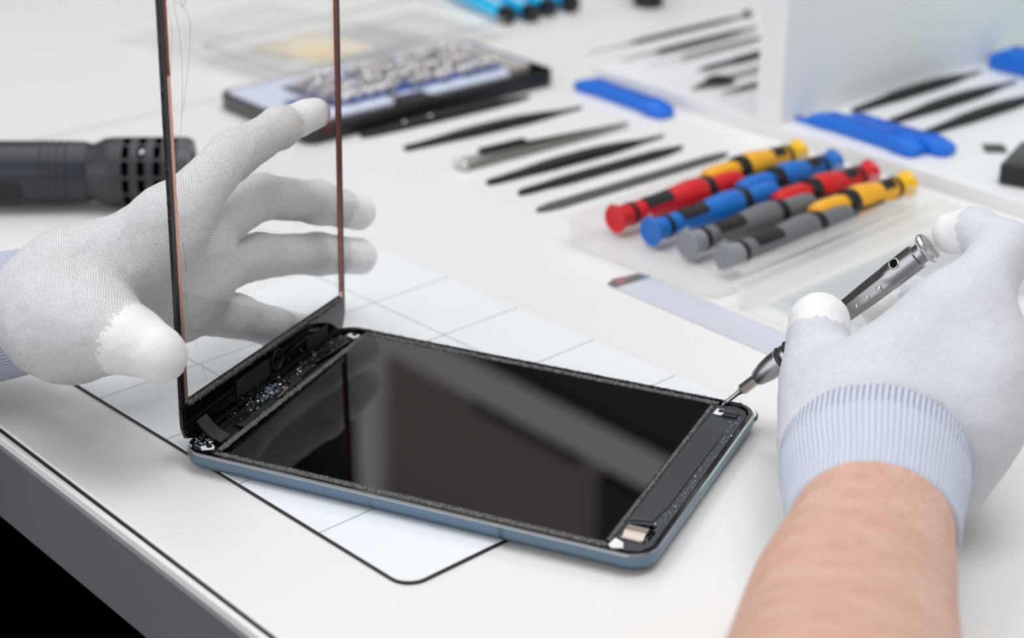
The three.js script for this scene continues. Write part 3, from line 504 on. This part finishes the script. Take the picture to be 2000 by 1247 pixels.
// ---------------------------------------------------------------- precision screwdriver in the hand
{
  const d = V(CAP).sub(V(TIP)), L = d.length();
  const t = thing('precision_screwdriver', 'gunmetal precision screwdriver with drilled barrel and black rings held over the tablet corner', 'screwdriver', TIP);
  t.quaternion.setFromUnitVectors(new THREE.Vector3(0, 1, 0), d.clone().normalize());
  t.scale.set(1.17, 1, 1.17);
  const k = L / 112;
  const y = (v) => v * k;
  add('bit', turned([[0, 0], [0.5, 0.2], [0.62, 2.5], [0.8, 3], [0.9, y(9)], [1.2, y(10)], [1.25, y(11)]], 16), M.mirror, t);
  add('bit_shank', turned([[0, y(10.4)], [1.5, y(10.5)], [2.05, y(11.4)], [2.05, y(20)], [0, y(20)]], 6, 0.3), M.nickel, t);
  add('nose', turned([[0, y(19)], [2.5, y(19)], [3.0, y(20)], [3.9, y(24.5)], [4.3, y(29)], [4.3, y(32)], [3.7, y(32.6)], [3.7, y(34.6)], [4.2, y(35)], [4.2, y(36.6)], [3.7, y(37)], [3.7, y(39)], [4.2, y(39.4)], [4.2, y(41)], [3.6, y(41.4)], [3.6, y(44)], [3.9, y(46)], [0, y(46)]], 48), M.gunmetal, t);
  for (const v of [33.6, 38, 42.4]) add('rubber_ring', at(new THREE.TorusGeometry(3.9, 0.75, 12, 40).rotateX(Math.PI / 2), 0, y(v), 0), M.rubber, t);
  // barrel: octagonal towards the nose, round towards the cap
  const rings = [];
  for (let i = 0; i <= 40; i++) { const s = i / 40, yy = y(lerp(44, 103, s)), R = lerp(3.5, 4.5, smooth(0.1, 0.75, s)), flat = 1 - smooth(0.74, 0.78, s); rings.push(Array.from({ length: 64 }, (_, q) => { const a = q / 64 * Math.PI * 2, oct = Math.cos(Math.PI / 8) / Math.cos(((a + 10 * Math.PI) % (Math.PI / 4)) - Math.PI / 8); const r = R * lerp(1, oct * 1.03, flat); return [r * Math.cos(a), yy, -r * Math.sin(a)]; })); }
  const barrel = add('barrel', crease(skin(rings, { capA: true, capB: true }), 0.3), M.gunmetal, t);
  const inv = t.quaternion.clone().invert();
  const toEye = V([0.6863, 0.40812, 0.60203]).applyQuaternion(inv); toEye.y = 0; toEye.normalize();
  const side = new THREE.Vector3(0, 1, 0).cross(toEye).normalize();
  const spot = (v, shift, R) => toEye.clone().multiplyScalar(Math.cos(shift)).addScaledVector(side, Math.sin(shift)).multiplyScalar(R).setY(y(v));
  for (const [v, r] of [[73, 0.7], [78.5, 0.9], [84.5, 1.2]]) {
    const p = spot(v, 0.12, 4.45), q = new THREE.SphereGeometry(r, 18, 12); q.scale(1, 1, 1); add('dimple', q.translate(p.x * 0.99, p.y, p.z * 0.99), M.mirror, barrel);
  }
  { const p = spot(95, -0.8, 3.9), n = spot(0, -0.8, 1).setY(0).normalize(); const q = new THREE.Quaternion().setFromUnitVectors(new THREE.Vector3(0, 0, 1), n);
    add('hole', new THREE.CylinderGeometry(1.9, 1.9, 1.5, 28).rotateX(Math.PI / 2).applyQuaternion(q).translate(p.x, p.y, p.z), M.blackGloss, barrel);
    add('hole_rim', new THREE.TorusGeometry(2.0, 0.35, 10, 32).applyQuaternion(q).translate(p.x * 1.13, p.y, p.z * 1.13), M.steel, barrel); }
  add('neck', turned([[0, y(101)], [4.5, y(101.5)], [4.5, y(103)], [3.5, y(103.4)], [3.5, y(106.5)], [4.4, y(107)], [0, y(107)]], 40), M.gunmetal, t);
  add('swivel_cap', turned([[0, y(106.4)], [4.4, y(106.4)], [5.4, y(107.4)], [5.7, y(108.4)], [5.4, y(109.5)], [4.8, y(109.9)], [4.2, y(109.2)], [0, y(108.8)]], 48), M.steel, t);
}

// ---------------------------------------------------------------- case of coloured screwdrivers
{
  const c0 = [24, 0, -249], turn = 0.0524;
  const shellOf = (w, d, h, r, flare, wall, m, t, name, x, z) => {
    const ring = (ww, y) => roundRect(ww[0], ww[1], r, 6, x, z).map((p) => [p[0], y, p[1]]);
    const o = (y) => [w + flare * y, d + flare * y], i = (y) => [w - wall * 2 + flare * y, d - wall * 2 + flare * y];
    const rings = [ring(o(0), 0), ring(o(h), h), ring([o(h)[0] + 3, o(h)[1] + 3], h), ring([o(h)[0] + 3, o(h)[1] + 3], h + 0.8), ring(i(h), h + 0.8), ring(i(1), 1.2)];
    return add(name, crease(skin(rings, { capA: true, capB: true }), 0.5), m, t);
  };
  const t = thing('tool_case', 'frosted clear plastic case with its lid opened flat, holding eight coloured screwdrivers', 'case', c0, turn);
  shellOf(103, 172, 14, 7, 0.12, 1.4, M.frosted, t, 'tray', 0, 0);
  shellOf(103, 172, 11, 7, 0.1, 1.4, M.frosted, t, 'lid', 113, 0);
  add('hinge', at(rbox(6, 0.8, 150, 0.3), 56.5, 13.4, 0), M.frosted, t);
  for (const z of [-54, 54]) for (const x of [-31, -6, 19]) add('rib', plate([[x - 1 + 10, z - 1], [x + 1 + 10, z - 1], [x + 1 + 10, z + 1], [x - 1 + 10, z + 1]], 16, 0.3, 1), M.frosted, t);
  add('lid_step', at(rbox(78, 1.2, 146, 0.5), 113, 1.8, 0), M.clearPlastic, t);
  // screwdrivers: cap towards the worker in the front row, away from the worker in the back row
  const colours = { red: [M.red, M.red], blue: [M.blue, M.blue], grey: [M.grey, M.greyCap], yellow: [M.yellow, M.yellowCap] };
  const models = {};
  function driver(col, row, pos, yaw, label) {                // axis along z: the cap at z = 0 faces +z, the neck runs to -z
    const key = col + row;
    if (models[key]) return copyOf(models[key], pos, yaw, label);
    const s = models[key] = thing('screwdriver', label, 'screwdriver', pos, yaw);
    const [b, cap] = colours[col], lay = (g) => g.rotateX(-Math.PI / 2), e = row === 'front' ? 66 : 46, mid = row === 'front' ? 56 : 40;
    add('cap', lay(turned([[0, 0.6], [4.6, 0.2], [6.2, -0.4], [7.3, -0.8], [7.9, 0], [7.2, 1.6], [6.4, 3], [6.0, 6], [6.0, 10], [0, 10]], 36)), cap, s);
    add('ring', lay(turned([[0, 9.6], [6.4, 9.6], [6.4, 12.4], [0, 12.4]], 36)), M.rubber, s);
    add('handle', lay(turned([[0, 12.2], [6.0, 12.2], [6.0, 28], [6.5, mid - 16], [7.7, mid - 7], [8.3, mid], [8.1, e - 3], [7.4, e], [0, e]], 40)), b, s);
    add('grip_panel', lay(bend(new THREE.BoxGeometry(7.6, row === 'front' ? 19 : 13, 1.4, 10, 16, 1), (x, y, z) => { const Y = y + (row === 'front' ? 29 : 21), R = Y < 28 ? 6.0 : lerp(6.0, 6.9, smooth(28, 42, Y)), a = x / R + (row === 'front' ? 0.42 : -0.35); return [Math.sin(a) * (R + 0.25 + z * 0.5), Y, Math.cos(a) * (R + 0.25 + z * 0.5)]; })), M.blackMatte, s);
    add('ring', lay(turned([[0, e - 0.6], [7.6, e - 0.6], [8.0, e + 0.6], [7.7, e + 5], [6.2, e + 6], [0, e + 6]], 40)), M.rubber, s);
    add('neck', lay(turned([[0, e + 5.6], [5.4, e + 5.6], [6.2, e + 10], [6.2, e + 24], [5.2, e + 29], [3.2, e + 31], [0, e + 31]], 36)), b, s);
    add('shaft', lay(turned([[0, e + 30], [1.3, e + 30.4], [1.3, e + 58], [0.5, e + 61], [0, e + 61]], 14)), M.darkSteel, s);
    return s;
  }
  const put = (x, z, y = 11) => { const c = Math.cos(turn), n = Math.sin(turn); return [c0[0] + x * c + z * n, y, c0[2] - x * n + z * c]; };
  const rows = [['red', 'yellow'], ['blue', 'blue'], ['grey', 'red'], ['grey', 'yellow']];
  const front = ['solid red screwdriver at the left of the front row in the clear case', 'blue screwdriver of the front row, its cap towards the metal pry blade', 'grey screwdriver of the front row beside the blue one', 'grey screwdriver of the front row nearest the open lid'];
  const back = ['yellow screwdriver of the back row in line with the red one', 'blue screwdriver of the back row, its cap towards the shelf', 'red screwdriver of the back row in line with a grey one', 'yellow screwdriver of the back row nearest the open lid'];
  rows.forEach(([a, b], i) => {
    const x = -39 + 24.9 * i;
    driver(a, 'front', put(x, 61), turn - 0.05, front[i]);
    driver(b, 'back', put(x + 1, -93, 12.5), turn + Math.PI - 0.08, back[i]);
  });
}

// ---------------------------------------------------------------- flat steel pry blade
{
  const t = thing('flat_pry_tool', 'thin flat steel pry blade with polished ends lying beside the mat', 'pry tool', [0, 0, 0]);
  add('blade', plate([[40, -161.5], [168, -162], [168, -139], [38, -138.6]], 0.9, 0.12, 0.05), M.satin, t);
  add('polished_end', crease(bend(plate([[27.5, -146.5], [31, -161.5], [40, -161.5], [38, -138.6], [31.5, -139]], 1.1, 0.05, 0.05), (x, y, z) => [x, y > 0.5 ? y - 0.98 * (40 - x) / 12.5 : y, z]), 0.05), M.mirror, t);
  add('polished_end', plate([[168, -162], [187, -161], [188, -141], [168, -139]], 0.9, 0.12, 0.05), M.nickel, t);
}
// ---------------------------------------------------------------- row of hand tools on the table
const outlineOf = (half, L, n = 30, skew = () => 0) => { const a = [], b = []; for (let i = 0; i <= n; i++) { const t = i / n, z = L * (0.5 - t); a.push([skew(t) + half(t), z]); b.unshift([skew(t) - half(t), z]); } return [...a, ...b]; };
const ramp = (table) => (t) => { for (let i = 0; i + 1 < table.length; i++) if (t <= table[i + 1][0]) { const [a, v] = table[i], [b, w] = table[i + 1]; const s = (t - a) / (b - a); return lerp(v, w, s * s * (3 - 2 * s)); } return table[table.length - 1][1]; };
// tweezers lie on one arm; the other arm rises from the joined rear end and comes down to the tips
function tweezers(t, L, table, m, bareFrom, bare, gap = 4.5) {
  const half = ramp(table);
  const arm = (lift) => (x, y, z) => { const s = clamp(0.5 - z / L, 0, 1); return [x, y + lift * (smooth(0.02, 0.45, s) * (1 - smooth(0.5, 1.0, s))), z]; };
  const part = (from, to) => { const a = [], b = [], n = 36; for (let i = 0; i <= n; i++) { const s = lerp(from, to, i / n), z = L * (0.5 - s), w = half(s); a.push([w, z]); b.unshift([-w, z]); } return [...a, ...b]; };
  const piece = (from, to, y0, lift, th = 1.2) => { const g = plate(part(from, to), th, 0.25, y0); return crease(bend(g, arm(lift)), 0.5); };
  for (const [y0, lift] of [[0.1, 0.4], [1.4, gap]]) {
    const a = add('arm', piece(0, bareFrom, y0, lift), m, t);
    if (bareFrom < 1) add('tip', piece(bareFrom, 1, y0, lift, 1.0), bare, a);
  }
}
const TW = [[0, 1.4], [0.03, 2.6], [0.16, 3.3], [0.36, 4.6], [0.66, 4.7], [0.76, 3.6], [0.82, 2.6], [0.9, 1.3], [1, 0.4]];
{
  const t = thing('tweezers', 'long black tweezers with two steel rivets lying against the black bit case', 'tweezers', [-229, 0, -250], -0.04);
  tweezers(t, 132, [[0, 2.2], [0.05, 3.8], [0.3, 4.6], [0.75, 4.2], [0.9, 2.6], [1, 0.6]], M.blackMatte, 1, M.darkSteel, 1.6);
  for (const z of [14, 34]) add('rivet', at(new THREE.SphereGeometry(1.7, 16, 10).scale(1, 0.55, 1), 0.5, 4.0, z), M.steel, t);
}
{
  const a = thing('tweezers', 'black tweezers with thin grey tips lying next to the riveted pair on the table', 'tweezers', [-191.5, 0, -258], -0.055);
  tweezers(a, 138, TW, M.blackMatte, 0.82, M.darkSteel, 1.8);
  const b = copyOf(a, [-115.5, 0, -257], -0.03, 'black tweezers with thin grey tips lying between the silver tweezers and the black spudger');
}
{
  const t = thing('tweezers', 'silver cross-lock tweezers with a black grip among the black tools', 'tweezers', [-145, 0, -259], -0.05);
  for (const s of [-1, 1]) {
    const a = add('arm', [along(turned([[0, 0], [2.4, 0.3], [2.7, 1.5], [2.7, 24], [2.3, 60], [1.5, 100], [0.7, 128], [0, 129]], 20), [s * 2.9, 2.9, 64], [s * 0.8, 2.9, -64])], M.oldSteel, t);
    add('end_ball', at(new THREE.SphereGeometry(3.0, 20, 14), s * 3.0, 3.1, 65), M.mirror, a);
  }
  add('grip', at(rbox(5, 3.6, 34, 1.2), -3.4, 6.4, 32), M.blackMatte, t);
  add('spring', bend(plate([[-2.4, 16], [1.2, 16], [0.6, -62], [-1.0, -62]], 0.9, 0.2, 5.4), (x, y, z) => [x - 1, y - 3 * smooth(16, -62, z), z]), M.darkSteel, t);
}
{
  const t = thing('spudger', 'flat black spudger with a pointed end lying next to the grey steel spudger', 'pry tool', [-91.5, 0, -254], -0.024);
  add('handle', plate(outlineOf(ramp([[0, 0.8], [0.04, 2.2], [0.14, 2.6], [0.24, 3.9], [0.3, 4.2], [0.82, 4.2], [0.9, 3.0], [1, 0.4]]), 128, 40), 3.2, 0.8, 0.1), M.blackMatte, t);
}
{
  const t = thing('spudger', 'grey steel spudger with a rounded end lying partly under the rim of the clear case', 'pry tool', [-66.5, 0, -256], -0.006);
  add('blade', plate(outlineOf(ramp([[0, 0.6], [0.03, 3.2], [0.1, 4.6], [0.5, 4.6], [0.9, 4.2], [0.97, 3], [1, 0.8]]), 152, 40), 1.6, 0.4, 0.1), std(0x6b6b69, 0.45, 0.6), t);
}

// ---------------------------------------------------------------- blue opening bars
function pryBar(label, pos, turn, L, fork) {
  const t = thing('pry_bar', label, 'pry tool', pos, turn);
  const half = ramp([[0, 3.4], [0.015, 5.0], [0.05, 6.0], [0.12, 6.2], [0.3, 4.6], [0.7, 4.8], [0.88, 6.0], [0.95, 5.9], [0.985, 5.0], [1, 3.4]]);
  const body = bend(plate(outlineOf((q) => half(q) * 1.35, L, 40), 9, 2.2, 0.1), (x, y, z) => { const s = 0.5 - z / L; const k = y > 2 ? 1 - 0.4 * (smooth(0.2, 0, s) + smooth(0.8, 1, s)) : 1; return [x, 0.1 + (y - 0.1) * k, z]; });
  add('bar', crease(body, 0.5), M.pryBlue, t);
  add('groove', bend(plate(outlineOf(ramp([[0, 0.6], [0.1, 2.4], [0.9, 2.6], [1, 0.8]]), L * 0.62, 20), 0.7, 0.2, 8.7), (x, y, z) => [x, y, z - 2]), M.pryDeep, t);
  if (fork) add('claw', crease(bend(plate([[-3.2, 4 - L / 2], [-4.4, -L / 2 - 9], [-7.0, -L / 2 - 10], [-7.2, 4 - L / 2]], 3.0, 0.8, 0.1), (x, y, z) => [x, y, z]), 0.5), M.pryBlue, t);
  return t;
}
pryBar('blue plastic pry bar lying on the table against the front of the shelf unit', [-181, 0, -357], 1.53, 86, false);
pryBar('blue plastic pry bar on the shelf board, the nearer of two crossing blue bars', [-16, 9, -397], 1.53, 84, true);
pryBar('blue plastic pry bar on the shelf board, half behind another blue bar', [-4, 9, -409], 1.60, 82, false);
{
  const t = pryBar('dark blue pry bar far back in the right compartment of the shelf', [-18, 9, -585], 1.50, 84, false);
  t.scale.set(1.2, 1.8, 1);
}

// ---------------------------------------------------------------- tools on the shelf board
{
  const t1 = thing('tweezers', 'black tweezers on the shelf board closest to the white divider', 'tweezers', [-54, 9, -500], 0.012);
  tweezers(t1, 136, TW, M.blackMatte, 0.84, M.darkSteel, 1.8);
  copyOf(t1, [-25, 9, -498], 0.012, 'black tweezers on the shelf board in the middle of three');
  copyOf(t1, [3, 9, -496], 0.005, 'black tweezers on the shelf board farthest from the white divider');
}
{
  const steelTool = (label, x, z, L, table, m, extra) => {
    const t = thing('steel_probe', label, 'probe', [x, 9, z], 0.0);
    const prof = table.map(([r, s]) => [r, s * L]);
    add('handle', along(turned(prof, 20), [0, 3, L / 2], [0, 3, -L / 2]), m, t);
    if (extra) extra(t, L);
    return t;
  };
  const P = [[0, 0], [0.35, 0.02], [0.5, 0.22], [1.9, 0.3], [2.1, 0.5], [1.9, 0.8], [1.2, 0.9], [1.0, 1], [0, 1]];
  steelTool('slim steel probe with a dark ball end, first from the left on the shelf board', -249, -472, 168, P, M.darkSteel, (t, L) => add('end_ball', at(new THREE.SphereGeometry(3.2, 18, 12), 0, 4, -L / 2 + 6), M.blackPlastic, t));
  steelTool('slim steel probe, second from the left on the shelf board', -222, -462, 136, P, M.darkSteel);
  steelTool('pale slim steel probe, third from the left on the shelf board', -201, -462, 128, P, M.steel);
  steelTool('slim steel probe, fourth from the left on the shelf board', -174, -478, 124, [[0, 0], [0.4, 0.02], [1.6, 0.1], [1.8, 0.3], [2.4, 0.32], [2.4, 0.5], [1.9, 0.55], [1.5, 0.9], [0, 0.92]], M.darkSteel);
  const sp = thing('scraper', 'scraper with a dark pointed blade on the shelf board beside the white divider', 'scraper', [-150, 9, -430], 0);
  add('blade', plate([[0, 42], [7.5, 22], [8.5, 12], [0, 8], [-8.5, 12], [-7.5, 22]], 1.2, 0.4, 0.6), M.nickel, sp);
  add('ferrule', plate([[0, 24], [8, 20], [8.5, 11], [2, 4], [-2, 4], [-8.5, 11], [-8, 20]], 1.4, 0.4, 1.9), M.blackMatte, sp);
  add('handle', along(turned([[0, 0], [1.6, 0.5], [1.8, 30], [1.4, 70], [0, 71]], 18), [0, 3, 8], [0, 3, -62]), M.steel, sp);
  const ml = thing('steel_probe', 'short dark pointed steel probe at the foot of the white divider', 'probe', [-128.5, 9, -430], 0);
  add('handle', along(turned([[0, 0], [0.5, 3], [1.5, 22], [1.7, 60], [1.2, 76], [0, 77]], 18), [0, 2.4, 38], [0, 2.4, -38]), M.darkSteel, ml);
  const scr = thing('small_screw', 'small steel screw on the shelf board touching the white divider', 'screw', [-104, 9, -410], 0.3);
  add('head', at(turned([[0, 3.2], [2.6, 3], [3.4, 1.6], [3.4, 0.2], [0, 0.2]], 20), 0, 0, 0), M.steel, scr);
  add('shank', along(turned([[0, 0], [1.4, 0.2], [1.4, 9], [0.4, 11], [0, 11]], 14), [0, 1.6, -2], [0, 1.6, -14]), M.darkSteel, scr);
}
{ // dark instrument with clear parts, cut by the picture's edge
  const t = thing('loupe_box', 'black box with clear acrylic parts on top at the front of the shelf board', 'instrument', [112, 9, -425], 0.35);
  add('base', at(rbox(78, 12, 46, 1.5), 0, 6.6, 0), M.blackPlastic, t);
  add('clear_plate', at(rbox(70, 5, 38, 1.2), 1, 15, -1), M.clearLid, t);
  add('clear_block', at(rbox(18, 10, 12, 2), -16, 22, -6), M.clearLid, t);
  add('post', at(rbox(30, 8, 9, 1), 8, 21, 8), M.blackPlastic, t);
  add('base_foot', at(rbox(66, 1.2, 36, 0.4), 0, 0.8, 0), M.darkGrey, t);
  const c = thing('square_chip', 'small olive grey square plate on the shelf board beside the black box', 'plate', [46, 9, -440], 0.75);
  add('plate', at(rbox(13, 1.4, 13, 0.4), 0, 0.8, 0), M.olive, c);
  add('pad', at(rbox(8, 0.3, 8, 0.1), 0, 1.6, 0), M.darkGrey, c);
}

// ---------------------------------------------------------------- black case with steel bits
{
  const c0 = [-288, 0, -250], turn = 0.0;
  const t = thing('bit_case', 'open black case with a pale lavender tray full of steel bits', 'case', c0, turn);
  const W = 100, D = 200, H = 11;
  add('case_base', crease(plate(roundRect(W, D, 7), H - 3, 0.8, 0.2), 0.5), M.blackPlastic, t);
  add('case_rim', plate(roundRect(W, D, 7), 4, 0.6, H - 4, false, [roundRect(W - 4, D - 4, 5)]), M.blackPlastic, t);
  add('tray', plate(roundRect(W - 22, D - 8, 5, 8, -8, 0), 3.4, 0.8, H - 3, false, [roundRect(56, 150, 3, 6, -4, -8)]), M.lavender, t);
  add('tray_bar', at(rbox(10, 4.5, 66, 2), 36, H - 0.6, 60), M.lavender, t);
  add('tray_bar', at(rbox(10, 4.5, 70, 2), 36, H - 0.6, -34), M.lavender, t);
  add('clasp', at(rbox(16, 5, 28, 1.2), 40, H - 1.6, 14), M.blackPlastic, t);
  add('latch_groove', at(rbox(2.6, 2, 128, 0.6), -33, H + 0.2, -12), M.blackGloss, t);
  add('end_block', at(rbox(62, 6, 14, 1.5), 4, H - 1, -82), M.beige, t);
  add('label_plate', at(rbox(30, 2, 14, 0.8), 12, H + 0.2, 76), M.insertBlue, t);
  for (let k = 0; k < 4; k++) add('bit_rack', bend(at(new THREE.BoxGeometry(9, 8, 134, 1, 1, 1), -22 + 14.5 * k, H - 1.5, -6), (x, y, z) => [x + (y - H) * -0.3, y, z]), k < 3 ? M.rackPale : M.insertBlue, t);
  let proto = null;
  const r = rng(5), tipped = new Set([3, 8, 17, 24, 30, 41, 47]);
  for (let row = 0; row < 4; row++) for (let i = 0; i < 14; i++) {
    if (tipped.has(row * 14 + i)) continue;                     // empty places in the racks
    const x = -25 + 14.5 * row, z = 56 - 9.4 * i + (r() - 0.5) * 2, pos = [c0[0] + x, H + 1, c0[2] + z];
    if (!proto) {
      proto = thing('driver_bit', 'shiny steel driver bit standing in a blue rack of the black case', 'driver bit', pos, turn, 'steel driver bits in the black case');
      const lean = (g) => g.rotateZ(-0.95);
      add('shank', lean(turned([[0, -4], [2.9, -3.6], [3.4, 0], [3.4, 9], [2.6, 10], [0, 10]], 6, 0.2)), M.bitSteel, proto);
      add('tip', lean(turned([[0, 9.5], [2.3, 9.6], [2.2, 14], [1.4, 17], [0, 17.4]], 14)), M.bitSteel, proto);
    } else { const b = copyOf(proto, pos, turn); b.rotation.y += (r() - 0.5) * 0.9; }
  }
  const lid = thing('clear_lid', 'clear plastic lid lying open behind the black bit case', 'lid', [-392, 0, -300], 0.06);
  const ring = (w, d, y) => roundRect(w, d, 7, 6).map((p) => [p[0], y, p[1]]);
  add('cover', crease(skin([ring(98, 200, 0.2), ring(95, 197, 12), ring(92, 194, 12), ring(94, 196, 1.4)], { capA: true, capB: true }), 0.5), M.clearLid, lid);
  add('lip', plate(roundRect(100, 202, 7), 1, 0.2, 12, false, [roundRect(94, 196, 6)]), M.clearPlastic, lid);
}

// ---------------------------------------------------------------- hot air gun
{
  const A = [-320, 19.5, 108], B = [-196, 19.5, -44], d = V(B).sub(V(A)), L = d.length();
  const t = thing('hot_air_gun', 'black hot air gun handle with a vented head lying behind the knitted glove', 'hot air gun', A);
  t.quaternion.setFromUnitVectors(new THREE.Vector3(0, 1, 0), d.clone().normalize());
  const e = L - 58;
  add('handle', turned([[0, -60], [17.4, -60], [17.6, 0], [17.2, e - 30], [16.8, e - 2], [16.2, e + 2], [0, e + 2]], 56), M.gun, t);
  for (let i = 0; i < 4; i++) add('band', at(new THREE.TorusGeometry(16.9, 0.5, 8, 56).rotateX(Math.PI / 2), 0, e - 22 + 4.4 * i, 0), M.darkGrey, t);
  const head = add('head', turned([[0, e], [15.6, e], [15.6, e + 5], [18.4, e + 11], [18.9, e + 16], [18.9, L - 3], [17.6, L], [12, L], [11, L - 6], [0, L - 6]], 64), M.gunHead, t);
  const inv = t.quaternion.clone().invert(), eye = V([0.6863, 0.40812, 0.60203]).applyQuaternion(inv); const a0 = Math.atan2(eye.z, eye.x);
  for (let i = 0; i < 4; i++) for (let j = -1; j <= 3; j++) {
    const a = a0 - (j - 1) * 0.52, y = e + 24 + i * 8.5;
    const g = bend(new THREE.BoxGeometry(1.2, 3.6, 7.5, 1, 2, 6), (x, yy, z) => { const b = z / 18.9; return [(18.75 + x) * Math.cos(b), yy, (18.75 + x) * Math.sin(b)]; });
    add('vent_slot', g.rotateY(-a).translate(0, y, 0), M.shadowBlack, head);
  }
  add('rivet', at(new THREE.SphereGeometry(1.9, 16, 12), 18.4 * Math.cos(a0 + 0.5), e + 33, 18.4 * Math.sin(a0 + 0.5)), M.steel, head);
  for (let i = 0; i < 4; i++) { const g = bend(new THREE.BoxGeometry(1.2, 1.4, 14, 1, 1, 8), (x, yy, z) => { const b = z / 17.6; return [(17.4 + x) * Math.cos(b), yy, (17.4 + x) * Math.sin(b)]; }); add('grip_rib', g.rotateY(-(a0 + 0.5)).translate(0, e - 132 + i * 26 + 8, 0), M.darkGrey, t); }
  const label = bend(new THREE.BoxGeometry(0.8, 92, 10, 1, 4, 8), (x, yy, z) => { const b = z / 17.6; return [(17.35 + x) * Math.cos(b), yy, (17.35 + x) * Math.sin(b)]; });
  add('switch_plate', label.rotateY(-(a0 - 0.75)).translate(0, e - 78, 0), M.blackMatte, t);
  add('slider', at(rbox(5, 16, 7, 1.2), 17.6 * Math.cos(a0 - 1.2), e - 116, 17.6 * Math.sin(a0 - 1.2)), M.blackPlastic, t);
}

// ---------------------------------------------------------------- cyan handled tools far back, black bottle, parts bag
{
  const spots = [[-377, 7, -428, -0.20, 'cyan cylindrical screwdriver with a black cap, foremost of the four behind the bit case'], [-370, 7, -446, -0.16, 'cyan cylindrical screwdriver with a black cap, second of the four behind the bit case'], [-374, 7, -467, -0.14, 'cyan cylindrical screwdriver with a black cap, third of the four behind the bit case'], [-372, 7, -488, -0.1, 'cyan cylindrical screwdriver with a black cap, rearmost of the four behind the bit case']];
  let proto = null;
  for (const [x, y, z, a, label] of spots) {
    if (proto) { copyOf(proto, [x, y, z], a, label); continue; }
    const t = proto = thing('cyan_screwdriver', label, 'screwdriver', [x, y, z], a);
    const lay = (g) => g.rotateZ(Math.PI / 2);
    add('body', lay(turned([[0, 4], [6.2, 4], [6.6, 6], [6.6, 60], [5.8, 66], [5.2, 96], [3.5, 100], [0, 100]], 36)), M.cyan, t);
    add('cap', lay(turned([[0, -4.4], [4.6, -4.4], [6.6, -3], [7.0, 0], [6.8, 5], [0, 5]], 36)), M.blackPlastic, t);
    add('cap_disc', lay(turned([[0, -4.9], [3.0, -4.8], [3.2, -4.3], [0, -4.3]], 24)), std(0x12303a, 0.4), t);
    add('clip', at(rbox(40, 1.2, 3, 0.4), -30, 6.8, 0), M.lavender, t);
  }
  const b = thing('bottle', 'black round bottle foot at the far edge of the table', 'bottle', [-349, 0, -548], 0);
  add('body', turned([[0, 0], [10.5, 0.2], [12, 1.6], [12, 46], [9, 54], [5, 58], [0, 58]], 40), M.blackPlastic, b);
  add('cap', turned([[0, 57], [5.4, 57], [5.4, 70], [4.6, 71], [0, 71]], 30), M.darkGrey, b);
  const g = thing('parts_bag', 'crumpled clear plastic bag with yellowish paper inside lying behind the raised glass', 'bag', [-440, 0, -262], 0.2);
  const sheet = (w, d, lift, seed) => { const q = new THREE.PlaneGeometry(w, d, 40, 30).rotateX(-Math.PI / 2); return bend(q, (x, y, z) => [x, lift + 3.2 * Math.abs(noise(x * 0.035, z * 0.05, seed)) + 1.5 * Math.abs(noise(x * 0.1, z * 0.1, seed + 3)), z]); };
  add('film', sheet(170, 150, 3.2, 3), M.clearLid, g);
  add('card', at(rbox(66, 0.8, 58, 0.3), 30, 1.2, -10), M.paper, g);
  add('card_patch', at(rbox(30, 0.6, 30, 0.2), 38, 1.9, -2), M.amber, g);
  add('foil', at(rbox(60, 0.8, 70, 0.3), 48, 0.9, -46), std(0xd3d5d2, 0.4), g);
}
renderer.render(scene, camera);
